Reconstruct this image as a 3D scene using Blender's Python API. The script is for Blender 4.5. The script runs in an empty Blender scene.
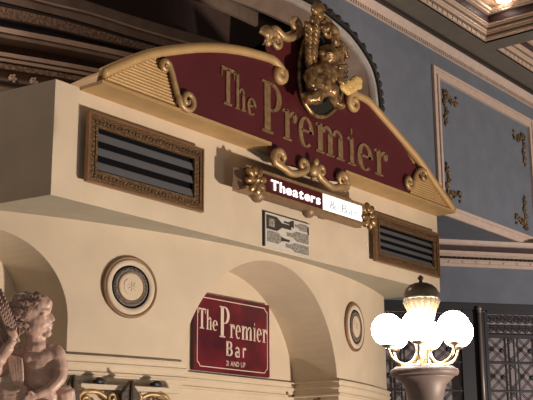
import bpy, bmesh, math, random
from mathutils import Vector, Matrix
random.seed(7)
PI = math.pi
sc = bpy.context.scene
# ------------------------------------------------------------------ camera
FPX = 1100.0
pitch = math.atan(280/1100); roll = math.radians(0.34); az = math.atan(899/1135)
F = Vector((math.cos(az)*math.cos(pitch), math.sin(az)*math.cos(pitch), math.sin(pitch)))
R0 = Vector((math.sin(az), -math.cos(az), 0)); U0 = R0.cross(F)
RT = R0*math.cos(roll) - U0*math.sin(roll); UP = U0*math.cos(roll) + R0*math.sin(roll)
EYE = Vector((0, 0, 1.6))
cam = bpy.data.cameras.new('camera'); camo = bpy.data.objects.new('camera', cam)
sc.collection.objects.link(camo)
cam.sensor_width = 36; cam.lens = FPX*36/533; cam.clip_end = 200
camo.matrix_world = Matrix(((RT.x, UP.x, -F.x, EYE.x), (RT.y, UP.y, -F.y, EYE.y), (RT.z, UP.z, -F.z, EYE.z), (0, 0, 0, 1)))
sc.camera = camo
# ------------------------------------------------------------------ light
sc.view_settings.view_transform = 'Standard'; sc.view_settings.look = 'None'
sc.view_settings.exposure = 0.0; sc.view_settings.gamma = 1.0; sc.view_settings.use_curve_mapping = False
w = bpy.data.worlds.new('world'); sc.world = w; w.use_nodes = True
w.node_tree.nodes['Background'].inputs[0].default_value = (1.0, 0.80, 0.66, 1)
w.node_tree.nodes['Background'].inputs[1].default_value = 0.125

def light(name, kind, loc, energy, color, size=0.5, target=None, spot=None, blend=.5):
    l = bpy.data.lights.new(name, kind); l.energy = energy; l.color = color
    if kind == 'AREA': l.shape = 'DISK'; l.size = size
    if kind in ('SPOT', 'POINT'): l.shadow_soft_size = size
    if kind == 'SPOT': l.spot_size = spot; l.spot_blend = blend
    o = bpy.data.objects.new(name, l); sc.collection.objects.link(o); o.location = loc
    if target is not None:
        d = (Vector(target)-Vector(loc)).normalized(); o.rotation_euler = d.to_track_quat('-Z', 'Y').to_euler()
    return o
# lobby flood light from low down on the right, out of frame, then an added unseen fill for the blue wall
light('lobby_flood', 'SPOT', (11.0, -5.0, -3.6), 9200, (1.0, .82, .66), .30, (7.4, 7.4, 4.3), math.radians(60), .8)
light('wall_fill', 'SPOT', (19.5, -2.5, 1.5), 4300, (1.0, .88, .80), .35, (18.6, 9.2, 7.0), math.radians(54), .5)

light('statue_fill', 'POINT', (1.5, 2.4, 1.0), 52, (1, .80, .66), .4)  # added unseen fill that brightens the statue and the niche side
light('vault_lamp', 'POINT', (5.6, 8.6, 7.2), 170, (1, .80, .66), .25)

# ------------------------------------------------------------------ materials
def mat(name, col, rough=.6, metal=0, noise=0.0, nscale=8, bump=0.0, bscale=40, emit=None, estr=0, col2=None, spec=.5):
    m = bpy.data.materials.new(name); m.use_nodes = True; nt = m.node_tree; b = nt.nodes['Principled BSDF']
    b.inputs['Base Color'].default_value = (*col, 1); b.inputs['Roughness'].default_value = rough
    b.inputs['Metallic'].default_value = metal; b.inputs['Specular IOR Level'].default_value = spec
    tc = nt.nodes.new('ShaderNodeTexCoord')
    if noise > 0 or col2:
        n = nt.nodes.new('ShaderNodeTexNoise'); n.inputs['Scale'].default_value = nscale; n.inputs['Detail'].default_value = 5
        nt.links.new(tc.outputs['Object'], n.inputs['Vector'])
        r = nt.nodes.new('ShaderNodeValToRGB')
        c2 = col2 or tuple(max(0, c*(1-noise)) for c in col)
        r.color_ramp.elements[0].position = .35; r.color_ramp.elements[1].position = .68
        r.color_ramp.elements[0].color = (*c2, 1); r.color_ramp.elements[1].color = (*col, 1)
        nt.links.new(n.outputs['Fac'], r.inputs['Fac']); nt.links.new(r.outputs['Color'], b.inputs['Base Color'])
    if bump > 0:
        n2 = nt.nodes.new('ShaderNodeTexNoise'); n2.inputs['Scale'].default_value = bscale; n2.inputs['Detail'].default_value = 3
        nt.links.new(tc.outputs['Object'], n2.inputs['Vector'])
        bp = nt.nodes.new('ShaderNodeBump'); bp.inputs['Strength'].default_value = bump; bp.inputs['Distance'].default_value = .02
        nt.links.new(n2.outputs['Fac'], bp.inputs['Height']); nt.links.new(bp.outputs['Normal'], b.inputs['Normal'])
    if emit:
        b.inputs['Emission Color'].default_value = (*emit, 1); b.inputs['Emission Strength'].default_value = estr
    return m
M = {}
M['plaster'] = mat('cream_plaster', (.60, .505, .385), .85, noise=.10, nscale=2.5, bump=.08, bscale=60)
M['soffit'] = mat('grey_soffit', (.36, .325, .255), .85, noise=.08, nscale=3)  # greyer and darker than the plaster of the box front
M['blue'] = mat('slate_blue_wall_paint', (.165, .185, .225), .8, noise=.14, nscale=3, bump=.06, bscale=50)
M['trim'] = mat('pinkish_cream_trim', (.62, .48, .39), .6, noise=.12, nscale=9)
M['trimdark'] = mat('maroon_trim_band', (.06, .028, .032), .6, noise=.2)
M['beam'] = mat('olive_grey_beam_paint', (.17, .145, .115), .85, noise=.15, nscale=4)
M['darkline'] = mat('dark_line_strip', (.03, .02, .018), .8)
M['darkroom'] = mat('dark_brown_vault', (.085, .05, .043), .9, noise=.2)
M['vaultbeige'] = mat('dimmed_beige_vault_moulding', (.46, .33, .26), .7, noise=.3, nscale=2)  # cream moulding, dimness of the vault put into the base colour
M['vaultbrown'] = mat('dimmed_brown_vault_plaster', (.22, .155, .12), .8, noise=.25, nscale=4)  # browned base colour carries the dimness of the vault
M['ornband'] = mat('carved_brown_band', (.30, .19, .13), .7, col2=(.09, .055, .04), nscale=26, bump=1, bscale=30)
M['vaultblue'] = mat('dark_blue_vault_band', (.055, .06, .085), .8, noise=.2)
M['silver'] = mat('silver_arch_moulding', (.62, .58, .54), .3, metal=.3, noise=.2)
M['leafdark'] = mat('blackened_leaf_edge', (.014, .013, .011), .6, bump=.6)
M['maroon'] = mat('maroon_sign_face', (.082, .011, .016), .45, noise=.15, nscale=3)
M['gold'] = mat('antique_gold', (.48, .32, .16), .42, metal=.4, noise=.25, nscale=14, bump=.25, bscale=50)
M['goldflat'] = mat('flat_gold_paint', (.50, .33, .15), .55, metal=.25, noise=.12, nscale=6)
M['letter'] = mat('dull_gold_lettering', (.33, .21, .11), .5, metal=.35, noise=.35, nscale=22)
M['bronze'] = mat('shiny_bronze_gold', (.50, .32, .15), .28, metal=.55, col2=(.10, .055, .025), nscale=11, bump=.3, bscale=40)
M['goldleaf'] = mat('bright_gold_leaf', (.85, .58, .22), .5, metal=.15, noise=.2, nscale=25, bump=.8, bscale=40)
M['frame'] = mat('carved_bronze_frame', (.23, .135, .065), .45, metal=.4, col2=(.07, .04, .02), nscale=55, bump=1.0, bscale=70)
M['framelip'] = mat('copper_frame_edge', (.28, .15, .075), .4, metal=.4, noise=.2)
M['black'] = mat('flat_black', (.006, .006, .007), .9, spec=.05)
M['blade'] = mat('slate_grey_blade', (.105, .11, .125), .6, noise=.1)
M['stone'] = mat('mauve_brown_stone', (.56, .385, .32), .42, noise=.22, nscale=9, bump=.15, bscale=30)
M['hair'] = mat('mauve_brown_hair_stone', (.38, .255, .215), .42, noise=.25, nscale=12)
M['pedestal'] = mat('greyish_pink_stone', (.24, .18, .165), .5, noise=.18, nscale=12)
M['brass'] = mat('aged_brass', (.55, .42, .27), .3, metal=.9)
M['bronzedark'] = mat('dark_bronze_cap', (.13, .10, .07), .32, metal=.8)
M['globe'] = mat('lit_white_globe', (.9, .88, .84), .4, emit=(1.0, .93, .86), estr=20)
M['tulip'] = mat('lit_amber_glass', (.22, .15, .08), .3, emit=(1.0, .75, .48), estr=.30)
M['burg'] = mat('burgundy_sign_face', (.15, .010, .020), .35, col2=(.055, .006, .014), nscale=3.2)
M['burgside'] = mat('dark_sign_edge', (.03, .01, .012), .5)
M['cream'] = mat('cream_print', (.62, .52, .44), .6)
M['iron'] = mat('black_iron', (.022, .022, .026), .5, metal=.3)
M['ironpost'] = mat('dull_bronze_post', (.32, .28, .25), .4, metal=.4)
M['backing'] = mat('mauve_grey_screen', (.36, .31, .32), .9, noise=.15, nscale=6)
M['paper'] = mat('grey_white_poster', (.55, .53, .49), .8, noise=.08, nscale=20)
M['ink'] = mat('dark_brown_ink', (.035, .028, .025), .8)
M['inkgrey'] = mat('grey_lettering_ink', (.36, .34, .31), .8, col2=(.12, .11, .10), nscale=60)
M['lightwhite'] = mat('lit_white_panel', (.9, .9, .9), .4, emit=(1, .98, .94), estr=1.25)
M['lightred'] = mat('dark_red_panel', (.05, .006, .008), .35, emit=(.35, .02, .03), estr=.03)
M['lightletter'] = mat('lit_pink_letters', (.9, .8, .8), .4, emit=(1.0, .88, .86), estr=1.5)
M['ghost'] = mat('pale_blue_grey_lettering', (.40, .42, .45), .5, emit=(.5, .55, .62), estr=.25)
M['housing'] = mat('brown_gold_housing', (.25, .165, .105), .5, metal=.3, noise=.15)
M['capdark'] = mat('dark_brown_acanthus', (.055, .036, .028), .6, bump=.4)
M['medalbrown'] = mat('brown_medallion_rim', (.23, .125, .065), .5, noise=.2)
M['medalgrey'] = mat('mottled_grey_ring', (.30, .26, .23), .7, col2=(.10, .085, .08), nscale=60, bump=.8, bscale=90)
M['ornament'] = mat('tarnished_gold_ornament', (.30, .19, .08), .45, metal=.4, col2=(.05, .035, .025), nscale=30)
M['ceilcream'] = mat('cream_coffer_paint', (.62, .46, .34), .6, noise=.08)
M['lamp_disc'] = mat('lit_downlight', (1, 1, 1), .5, emit=(1, .93, .85), estr=8)

# ------------------------------------------------------------------ helpers
def link(o, parent=None):
    sc.collection.objects.link(o)
    if parent is not None:
        o.parent = parent
    return o
def obj(name, bm, m, parent=None, smooth=False, wn=True):
    me = bpy.data.meshes.new(name)
    if wn: bmesh.ops.recalc_face_normals(bm, faces=bm.faces)
    bm.to_mesh(me); bm.free()
    for k in (m if isinstance(m, (list, tuple)) else [m]): me.materials.append(k)
    if smooth:
        for p in me.polygons: p.use_smooth = True
    return link(bpy.data.objects.new(name, me), parent)
def tag(o, label, cat, group=None, kind=None):
    if label: o['label'] = label
    if cat: o['category'] = cat
    if group: o['group'] = group
    if kind: o['kind'] = kind
    return o
def struct(o, kind='structure'): o['kind'] = kind; return o
def thing(name, label, cat, loc=(0, 0, 0), rz=0, group=None):
    o = bpy.data.objects.new(name, None); sc.collection.objects.link(o); o.empty_display_size = .1
    o.location = loc; o.rotation_euler = (0, 0, rz); return tag(o, label, cat, group)
def copy_tree(o, parent=None):
    c = o.copy(); sc.collection.objects.link(c)
    if parent is not None: c.parent = parent
    for ch in list(o.children): copy_tree(ch, c)
    return c
B = bmesh.new
def box(bm, x0, x1, y0, y1, z0, z1, mi=0):
    v = [bm.verts.new(p) for p in ((x0, y0, z0), (x1, y0, z0), (x1, y1, z0), (x0, y1, z0), (x0, y0, z1), (x1, y0, z1), (x1, y1, z1), (x0, y1, z1))]
    for f in ((0, 3, 2, 1), (4, 5, 6, 7), (0, 1, 5, 4), (1, 2, 6, 5), (2, 3, 7, 6), (3, 0, 4, 7)):
        bm.faces.new([v[i] for i in f]).material_index = mi
def prism(bm, pts, y0, y1, mi=0):
    """polygon in x,z pushed from y0 (front) to y1"""
    a = [bm.verts.new((p[0], y0, p[1])) for p in pts]; b = [bm.verts.new((p[0], y1, p[1])) for p in pts]
    n = len(pts)
    f1 = bm.faces.new(a); f2 = bm.faces.new(b[::-1]); f1.material_index = f2.material_index = mi
    for i in range(n):
        bm.faces.new((a[i], b[i], b[(i+1) % n], a[(i+1) % n])).material_index = mi
    if n > 4: bmesh.ops.triangulate(bm, faces=[f1, f2])
def hprism(bm, pts, z0, z1, mi=0):
    a = [bm.verts.new((p[0], p[1], z0)) for p in pts]; b = [bm.verts.new((p[0], p[1], z1)) for p in pts]; n = len(pts)
    f1 = bm.faces.new(a); f2 = bm.faces.new(b[::-1]); f1.material_index = f2.material_index = mi
    for i in range(n): bm.faces.new((a[i], b[i], b[(i+1) % n], a[(i+1) % n])).material_index = mi
    if n > 4: bmesh.ops.triangulate(bm, faces=[f1, f2])
def lathe(bm, prof, c=(0, 0, 0), axis='Z', seg=32, mi=0):
    """prof: (radius, height) list"""
    rings = []
    for r, h in prof:
        ring = []
        for k in range(seg):
            a = 2*PI*k/seg
            p = (r*math.cos(a), r*math.sin(a), h) if axis == 'Z' else (r*math.cos(a), h, r*math.sin(a))
            ring.append(bm.verts.new((c[0]+p[0], c[1]+p[1], c[2]+p[2])))
        rings.append(ring)
    for a, b in zip(rings, rings[1:]):
        for k in range(seg): bm.faces.new((a[k], a[(k+1) % seg], b[(k+1) % seg], b[k])).material_index = mi
    bm.faces.new(rings[0][::-1]).material_index = mi; bm.faces.new(rings[-1]).material_index = mi
def smoothpath(pts, n=6):
    out = []; P = [Vector(p) for p in pts]
    for i in range(len(P)-1):
        p0 = P[max(i-1, 0)]; p1 = P[i]; p2 = P[i+1]; p3 = P[min(i+2, len(P)-1)]
        for k in range(n):
            t = k/n; out.append(.5*((2*p1)+(-p0+p2)*t+(2*p0-5*p1+4*p2-p3)*t*t+(-p0+3*p1-3*p2+p3)*t**3))
    out.append(P[-1]); return out
def tube(bm, path, rad, seg=8, flat=1.0, mi=0):
    """rad: number or list; flat squashes the section along y"""
    P = [Vector(p) for p in path]; n = len(P)
    rr = rad if isinstance(rad, (list, tuple)) else [rad]*n
    if len(rr) != n: rr = [rr[0]+(rr[-1]-rr[0])*i/(n-1) for i in range(n)] if len(rr) == 2 else [rr[int(i*(len(rr)-1)/(n-1)+.5)] for i in range(n)]
    rings = []; ref = None
    for i in range(n):
        t = (P[min(i+1, n-1)]-P[max(i-1, 0)])
        if t.length < 1e-9: t = Vector((0, 0, 1))
        t.normalize()
        if ref is None:
            ref = Vector((0, 1, 0)) if abs(t.y) < .9 else Vector((1, 0, 0))
        a = (ref-t*ref.dot(t)).normalized(); b = t.cross(a); ref = a
        rings.append([bm.verts.new(P[i]+(a*math.cos(2*PI*k/seg)*flat+b*math.sin(2*PI*k/seg))*rr[i]) for k in range(seg)])
    for a, b in zip(rings, rings[1:]):
        for k in range(seg): bm.faces.new((a[k], a[(k+1) % seg], b[(k+1) % seg], b[k])).material_index = mi
    bm.faces.new(rings[0][::-1]).material_index = mi; bm.faces.new(rings[-1]).material_index = mi
def ell(bm, c, r, ax=None, seg=14):
    mtx = Matrix.Translation(Vector(c))
    if ax: mtx = mtx @ ax
    mtx = mtx @ Matrix.Diagonal((r[0], r[1], r[2], 1)) if not isinstance(r, (int, float)) else mtx @ Matrix.Diagonal((r, r, r, 1))
    bmesh.ops.create_uvsphere(bm, u_segments=seg, v_segments=max(6, seg//2+1), radius=1, matrix=mtx)
def bake(o, mods):
    for kind, kw in mods:
        md = o.modifiers.new(kind.lower(), kind)
        for k, v in kw.items(): setattr(md, k, v)
    dg = bpy.context.evaluated_depsgraph_get(); dg.update()
    me = bpy.data.meshes.new_from_object(o.evaluated_get(dg)); mats = list(o.data.materials)
    o.modifiers.clear(); o.data = me; me.materials.clear()
    for m in mats: me.materials.append(m)
    for p in me.polygons: p.use_smooth = True
    return o
def clay(name, bm, m, parent, vox, it=3):
    o = obj(name, bm, m, parent)
    return bake(o, [('REMESH', dict(mode='VOXEL', voxel_size=vox)), ('SMOOTH', dict(factor=.5, iterations=it))])
def sweep_plan(bm, path, prof, mi=None, ends=True):
    """path: (x,y) list, left-to-right with the room on the -y side; prof: (out, z) closed section"""
    n = len(path); P = [Vector(p) for p in path]; rings = []
    for i in range(n):
        d1 = (P[i]-P[i-1]).normalized() if i > 0 else (P[1]-P[0]).normalized()
        d2 = (P[i+1]-P[i]).normalized() if i < n-1 else d1
        n1 = Vector((d1.y, -d1.x)); n2 = Vector((d2.y, -d2.x)); nn = (n1+n2).normalized(); s = 1/max(.3, nn.dot(n1))
        rings.append([bm.verts.new((P[i].x+nn.x*o*s, P[i].y+nn.y*o*s, z)) for o, z in prof])
    k = len(prof)
    for a, b in zip(rings, rings[1:]):
        for j in range(k): bm.faces.new((a[j], a[(j+1) % k], b[(j+1) % k], b[j])).material_index = (mi[j] if mi else 0)
    if ends: bm.faces.new(rings[0][::-1]); bm.faces.new(rings[-1])
def spiral(cx, cz, r0, r1, a0, turns, y, n=28, sz=1.0):
    out = []
    for i in range(n+1):
        t = i/n; r = r0+(r1-r0)*t**.8; a = a0+turns*2*PI*t
        out.append((cx+r*math.cos(a), y, cz+sz*r*math.sin(a)))
    return out
def ray(px, py): return F*FPX+RT*(px-266.5)+UP*(200-py)
def on_y(px, py, Y):
    d = ray(px, py); return EYE+d*(Y/d.y)
def at_depth(px, py, D): return EYE+ray(px, py)*(D/FPX)

# ------------------------------------------------------------------ setting: bowed lower wall with niches
CX = 9.38
def bow(x): return 7.31+(x-CX)**2/16
N1 = (9.34, 1.34, 2.58, 8.06)      # centre, half width, springing, back plane
N0 = (5.98, .81, 3.03, 8.40)
bm = B()
def arch_top(x, N):
    u = (x-N[0])/N[1]; return N[2]+N[1]*1.0*math.sqrt(max(0, 1-u*u))
cols = [4.2, 4.7, N0[0]-N0[1]]
cols += [N0[0]+N0[1]*math.cos(PI-PI*k/36) for k in range(1, 36)]+[N0[0]+N0[1]]
cols += [6.79+(8.00-6.79)*k/8 for k in range(1, 8)]
cols += [N1[0]+N1[1]*math.cos(PI-PI*k/48) for k in range(0, 49)]
cols += [10.68+(12.61-10.68)*k/12 for k in range(1, 13)]
BOT = 0.9
for a, b in zip(cols, cols[1:]):
    mid = (a+b)/2; N = N0 if abs(mid-N0[0]) < N0[1] else N1 if abs(mid-N1[0]) < N1[1] else None
    za, zb = (arch_top(a, N), arch_top(b, N)) if N else (BOT, BOT)
    bm.faces.new([bm.verts.new(p) for p in ((a, bow(a), za), (b, bow(b), zb), (b, bow(b), 4.0), (a, bow(a), 4.0))])
    if N:
        bm.faces.new([bm.verts.new(p) for p in ((a, bow(a), za), (b, bow(b), zb), (b, N[3], zb), (a, N[3], za))])
for N in (N0, N1):
    for s in (-1, 1):
        x = N[0]+s*N[1]
        bm.faces.new([bm.verts.new(p) for p in ((x, bow(x), BOT), (x, N[3], BOT), (x, N[3], N[2]), (x, bow(x), N[2]))])
    bm.faces.new([bm.verts.new(p) for p in ((N[0]-N[1], N[3], BOT), (N[0]+N[1], N[3], BOT), (N[0]+N[1], N[3], N[2]+N[1]+.1), (N[0]-N[1], N[3], N[2]+N[1]+.1))])
bm.faces.new([bm.verts.new(p) for p in ((12.61, bow(12.61), BOT), (12.61, 9.3, BOT), (12.61, 9.3, 4), (12.61, bow(12.61), 4))])
bmesh.ops.remove_doubles(bm, verts=bm.verts, dist=1e-5)
struct(obj('wall_front', bm, M['plaster']))
# upper box of the wall (bulkhead)
bm = B()
fp = [(6.05, 7.17), (12.75, 7.17), (12.75, 9.05), (5.78, 9.05)]
for i in range(4):
    p, q = fp[i], fp[(i+1) % 4]
    bm.faces.new([bm.verts.new(v) for v in ((*p, 4.0), (*q, 4.0), (*q, 5.06), (*p, 5.06))])
bm.faces.new([bm.verts.new((*p, 5.06)) for p in fp])
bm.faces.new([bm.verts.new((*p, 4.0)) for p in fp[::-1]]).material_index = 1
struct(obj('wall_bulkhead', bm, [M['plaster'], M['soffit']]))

# cornice running along the bowed wall and through the niches
path = [(4.5, bow(4.5)), (5.17, bow(5.17)), (5.17, 8.40), (6.79, 8.40)]
path += [(x, bow(x)) for x in [6.79, 7.1, 7.4, 7.7, 8.00]] + [(8.00, 8.06), (10.68, 8.06)]
path += [(x, bow(x)) for x in [10.68, 11.0, 11.4, 11.8, 12.2, 12.61]]
prof = [(0, 2.50), (.015, 2.50), (.015, 2.545), (.045, 2.555), (.045, 2.575), (.025, 2.585), (.025, 2.62), (.05, 2.64), (.05, 2.66), (.035, 2.665), (.035, 2.70), (.055, 2.71), (.055, 2.725), (0, 2.735)]
bm = B(); sweep_plan(bm, path, prof); struct(obj('trim_1', bm, M['plaster']))

# ------------------------------------------------------------------ blue upper wall, panel trim, cornice
ring = [on_y(*p, 9.0) for p in [(377, 190), (377, 150), (376.5, 120), (375.5, 101), (372.5, 81), (365, 61), (347, 35.5), (327, 18), (313, 8), (299, 0), (265, -16), (220, -32), (150, -52), (-40, -100)]]
ringp = smoothpath([(p.x, 0, p.z) for p in ring], 5)
bm = B()
pl = sorted([(p.x, min(p.z, 9.3)) for p in ringp if p.z > 6.9]); xm = pl[-1][0]
for (xa, za), (xb, zb) in zip(pl, pl[1:]):
    if xb-xa > 1e-4 and za < 9.29: prism(bm, [(xa, za), (xb, zb), (xb, 9.3), (xa, 9.3)], 9.0, 9.12)
box(bm, xm, 24, 9.0, 9.12, 5.96, 9.3)
struct(obj('wall_right', bm, M['blue']))
def frame_rect(bm, x0, x1, z0, z1, steps, yb):
    """steps: list of (inset0, inset1, projection)"""
    for a, b, h in steps:
        y0 = yb-h
        box(bm, x0+a, x1-a, y0, yb, z1-b, z1-a); box(bm, x0+a, x1-a, y0, yb, z0+a, z0+b)
        box(bm, x0+a, x0+b, y0, yb, z0+b, z1-b); box(bm, x1-b, x1-a, y0, yb, z0+b, z1-b)
bm = B(); frame_rect(bm, 16.05, 20.03, 5.97, 8.65, [(0, .05, .05), (.05, .13, .03), (.13, .19, .055)], 9.0)
struct(obj('trim_2', bm, M['trim']))
# crown under the ceiling of the blue wall
bm = B(); path = [(6.2, 9.0), (24, 9.0)]
sweep_plan(bm, path, [(0, 8.955), (.02, 8.96), (.02, 9.03), (0, 9.03)])
x = 11.0
while x < 22.5:
    box(bm, x, x+.035, 8.955, 8.985, 8.965, 9.025); x += .07
sweep_plan(bm, path, [(0, 9.035), (.04, 9.035), (.05, 9.05), (.09, 9.10), (.12, 9.14), (.12, 9.155), (0, 9.155)])
struct(obj('trim_3', bm, M['trim']))
bm = B(); sweep_plan(bm, path, [(0, 9.155), (.10, 9.155), (.10, 9.20), (0, 9.20)])  # dark strip coloured in for the shaded gap above the crown
sweep_plan(bm, path, [(.16, 9.17), (.20, 9.17), (.20, 9.20), (.16, 9.20)])
struct(obj('trim_4', bm, M['darkline']))

# ------------------------------------------------------------------ lower right wall (turned) with crown and soffit
P0 = Vector((17.92, 10.07)); DR = Vector((1.55, -1.2)).normalized()
def onrail(s): return P0+DR*s
bm = B()
a, b = onrail(-6), onrail(6); nb = Vector((-DR.y, DR.x))*.15
if nb.y < 0: nb = -nb
bm_pts = [a, b, b+nb, a+nb]
hprism(bm, [(p.x, p.y) for p in bm_pts], 4.76, 5.96); struct(obj('wall_far', bm, M['blue']))
bm = B(); hprism(bm, [(12.8, 9.0), (19.3, 9.0), (onrail(-6).x, onrail(-6).y)], 5.962, 5.99); struct(obj('ceiling_soffit', bm, M['blue']))
path = [tuple(onrail(-6)), tuple(onrail(4))]
def rail_trim(n, prof, m, dent=None):
    bm = B(); sweep_plan(bm, path, prof)
    if dent:
        s = -1.2
        while s < 3:
            c = onrail(s); t = DR*dent[2]; o = Vector((DR.y, -DR.x))*dent[3]
            q = [c-t, c+t, c+t+o, c-t+o]; hprism(bm, [(p.x, p.y) for p in q], dent[0], dent[1]); s += dent[4]
    struct(obj('trim_%d' % n, bm, m))
rail_trim(5, [(0, 5.87), (.13, 5.87), (.16, 5.90), (.18, 5.955), (0, 5.955)], M['trim'])
rail_trim(6, [(0, 5.76), (.06, 5.76), (.06, 5.87), (0, 5.87)], M['trimdark'])
rail_trim(7, [(0, 5.66), (.05, 5.66), (.09, 5.68), (.09, 5.69), (.07, 5.70), (.07, 5.73), (.10, 5.76), (0, 5.76)], M['trim'])
rail_trim(8, [(0, 5.61), (.03, 5.61), (.03, 5.66), (0, 5.66)], M['darkline'], (5.615, 5.655, .025, .05, .09))
rail_trim(9, [(0, 5.47), (.035, 5.47), (.035, 5.53), (.02, 5.54), (.02, 5.58), (.05, 5.59), (.05, 5.61), (0, 5.61)], M['trim'], (5.545, 5.575, .02, .035, .28))

# ------------------------------------------------------------------ ceiling with coffers
ZC = 9.2
bm = B()
def slab(x0, x1, y0, y1): box(bm, x0, x1, y0, y1, ZC, ZC+.12)
slab(5, 24, 8.39, 9.12); slab(16.97, 17.37, 3.2, 8.39); slab(5, 12.2, 3.2, 8.39); slab(22.2, 24, 3.2, 8.39); slab(5, 24, 2.6, 3.2)
struct(obj('ceiling', bm, M['beam']))
def coffer(k, x0, x1, y0, y1):
    def ring_(bm, o, z0, z1, t=.5):
        box(bm, x0-t, x1+t, y1-o, y1+t, z0, z1); box(bm, x0-t, x1+t, y0-t, y0+o, z0, z1)
        box(bm, x1-o, x1+t, y0+o, y1-o, z0, z1); box(bm, x0-t, x0+o, y0+o, y1-o, z0, z1)
    t = .15
    bm = B()
    ring_(bm, 0.0, 9.201, 9.23, t); ring_(bm, .035, 9.23, 9.30, t)
    ring_(bm, .075, 9.325, 9.36, t); ring_(bm, .10, 9.36, 9.40, t); ring_(bm, .14, 9.43, 9.46, t); ring_(bm, .17, 9.46, 9.49, t)
    ring_(bm, .25, 9.62, 9.65, t); ring_(bm, .30, 9.65, 9.70, t)
    box(bm, x0-t, x1+t, y0-t, y1+t, 9.80, 9.86)
    xx = x1-.06
    while xx > x0+.3 and xx > x1-5:
        box(bm, xx-.012, xx, y1-.05, y1-.03, 9.235, 9.295); xx -= .17
    struct(obj('trim_%d' % k, bm, M['ceilcream']))
    bm = B(); ring_(bm, .055, 9.30, 9.325, t); ring_(bm, .11, 9.40, 9.43, t); struct(obj('trim_%d' % (k+1), bm, M['beam']))
    bm = B(); ring_(bm, .18, 9.49, 9.62, t); struct(obj('trim_%d' % (k+2), bm, M['trimdark']))
coffer(10, 12.2, 16.97, 3.2, 8.39); coffer(13, 17.37, 22.2, 3.2, 8.39)
q = EYE+ray(504, 0)*((9.79-1.6)/ray(504, 0).z)
dl = thing('ceiling_downlight', 'round lit downlight in the coffered ceiling at the top right', 'ceiling light', (q.x, q.y, 9.80))
bm = B(); lathe(bm, [(.13, -.02), (.15, -.02), (.15, 0), (.13, 0)]); obj('rim', bm, M['ceilcream'], dl)
bm = B(); lathe(bm, [(.12, -.025), (.12, -.005)]); obj('lens', bm, M['lamp_disc'], dl)
light('downlight_beam', 'POINT', (q.x, q.y, 9.68), 12, (1, .85, .7), .08)

# ------------------------------------------------------------------ arch ring and dark vault behind the sign
bm = B(); front = []
def sweep_ring(bm, pts, prof):
    P = [Vector(p) for p in pts]; rings = []
    for i, p in enumerate(P):
        t = (P[min(i+1, len(P)-1)]-P[max(0, i-1)]).normalized(); nrm = Vector((t.z, 0, -t.x))   # outward (right/up)
        rings.append([bm.verts.new((p.x+nrm.x*a, 9.0-h, p.z+nrm.z*a)) for a, h in prof])
    k = len(prof)
    for a, b in zip(rings, rings[1:]):
        for j in range(k): bm.faces.new((a[j], a[(j+1) % k], b[(j+1) % k], b[j]))
sweep_ring(bm, ringp, [(-.10, -.1), (-.10, .02), (-.08, .06), (-.03, .07), (-.01, .02), (.02, -.01)])
struct(obj('trim_16', bm, M['silver']))
bm = B(); sweep_ring(bm, ringp, [(0, -.02), (0, .09), (.06, .09), (.07, -.02)])
for i in range(6, len(ringp)-4):
    p = ringp[i]; q = ringp[i+1]; t = (q-p); 
    for f in (0,) if i % 2 else ():
        c = p+t*f; nn = Vector((t.z, 0, -t.x)).normalized()
        ell(bm, (c.x+nn.x*.08, 8.95, c.z+nn.z*.08), (.075, .06, .065), seg=6)
struct(obj('trim_17', bm, M['leafdark']))
bm = B(); sweep_ring(bm, ringp, [(-.30, -.22), (-.10, -.02), (-.08, -.10), (-.28, -.30)]); struct(obj('trim_18', bm, M['vaultbrown']))
bm = B(); sweep_ring(bm, [p for p in ringp if p.x > 12.4], [(-1.15, -.60), (-.30, -.22), (-.28, -.30), (-1.13, -.68)]); struct(obj('trim_19', bm, M['vaultbrown']))
bm = B(); box(bm, 2, 16, 10.6, 10.7, 4.5, 12.5); struct(obj('wall_back', bm, M['darkroom']))
def vault(n, up, lo, Y, th, m):
    U = smoothpath([on_y(*p, Y) for p in up], 5); L = smoothpath([on_y(*p, Y) for p in lo], 5)
    bm = B(); k = min(len(U), len(L))
    A = [bm.verts.new(p) for p in U]; Bv = [bm.verts.new(p) for p in L]
    A2 = [bm.verts.new((p.x, p.y+th, p.z)) for p in U]; B2 = [bm.verts.new((p.x, p.y+th, p.z)) for p in L]
    for i in range(k-1):
        bm.faces.new((A[i], A[i+1], Bv[i+1], Bv[i])); bm.faces.new((Bv[i], Bv[i+1], B2[i+1], B2[i])); bm.faces.new((A[i], A2[i], A2[i+1], A[i+1]))
        bm.faces.new((A2[i], B2[i], B2[i+1], A2[i+1]))
    return struct(obj('trim_%d' % n, bm, m))
X4 = (-40, 45, 90, 150, 235)
def line(a, b, c, d, e): return list(zip(X4, (a, b, c, d, e)))
vault(20, [(-20, -95), (170, -32), (215, -14), (255, -2), (300, 22), (345, 52)], [(-20, -70), (150, -18), (194, -2), (228, 12), (262, 28), (320, 58)], 10.0, 0.06, M['vaultbrown'])
vault(21, [(-20, -82), (190, -23), (225, -8), (258, 6), (292, 24), (335, 52)], [(-20, -79), (185, -20), (220, -5), (252, 8), (286, 26), (330, 55)], 9.95, 0.05, M['darkline'])
vault(22, [(-20, -95), (200, -22), (240, -8), (272, 6), (300, 20), (340, 48)], [(-20, -82), (190, -23), (225, -8), (258, 6), (292, 24), (335, 52)], 9.9, 0.05, M['vaultbeige'])
vault(23, line(-50, -14, 2, 21, 46), line(-8, 12, 24, 42, 64), 9.95, .4, M['vaultbrown'])
vault(24, line(-24, 1, 12, 31, 55), line(-21, 3, 14, 33, 57), 9.9, .4, M['vaultbeige'])
vault(25, line(-8, 12, 24, 42, 64), line(-2, 16, 28, 45, 66), 9.98, .4, M['darkline'])
vault(26, line(-2, 16, 28, 45, 66), line(9, 26, 37, 51, 70), 9.85, .4, M['ornband'])
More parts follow.
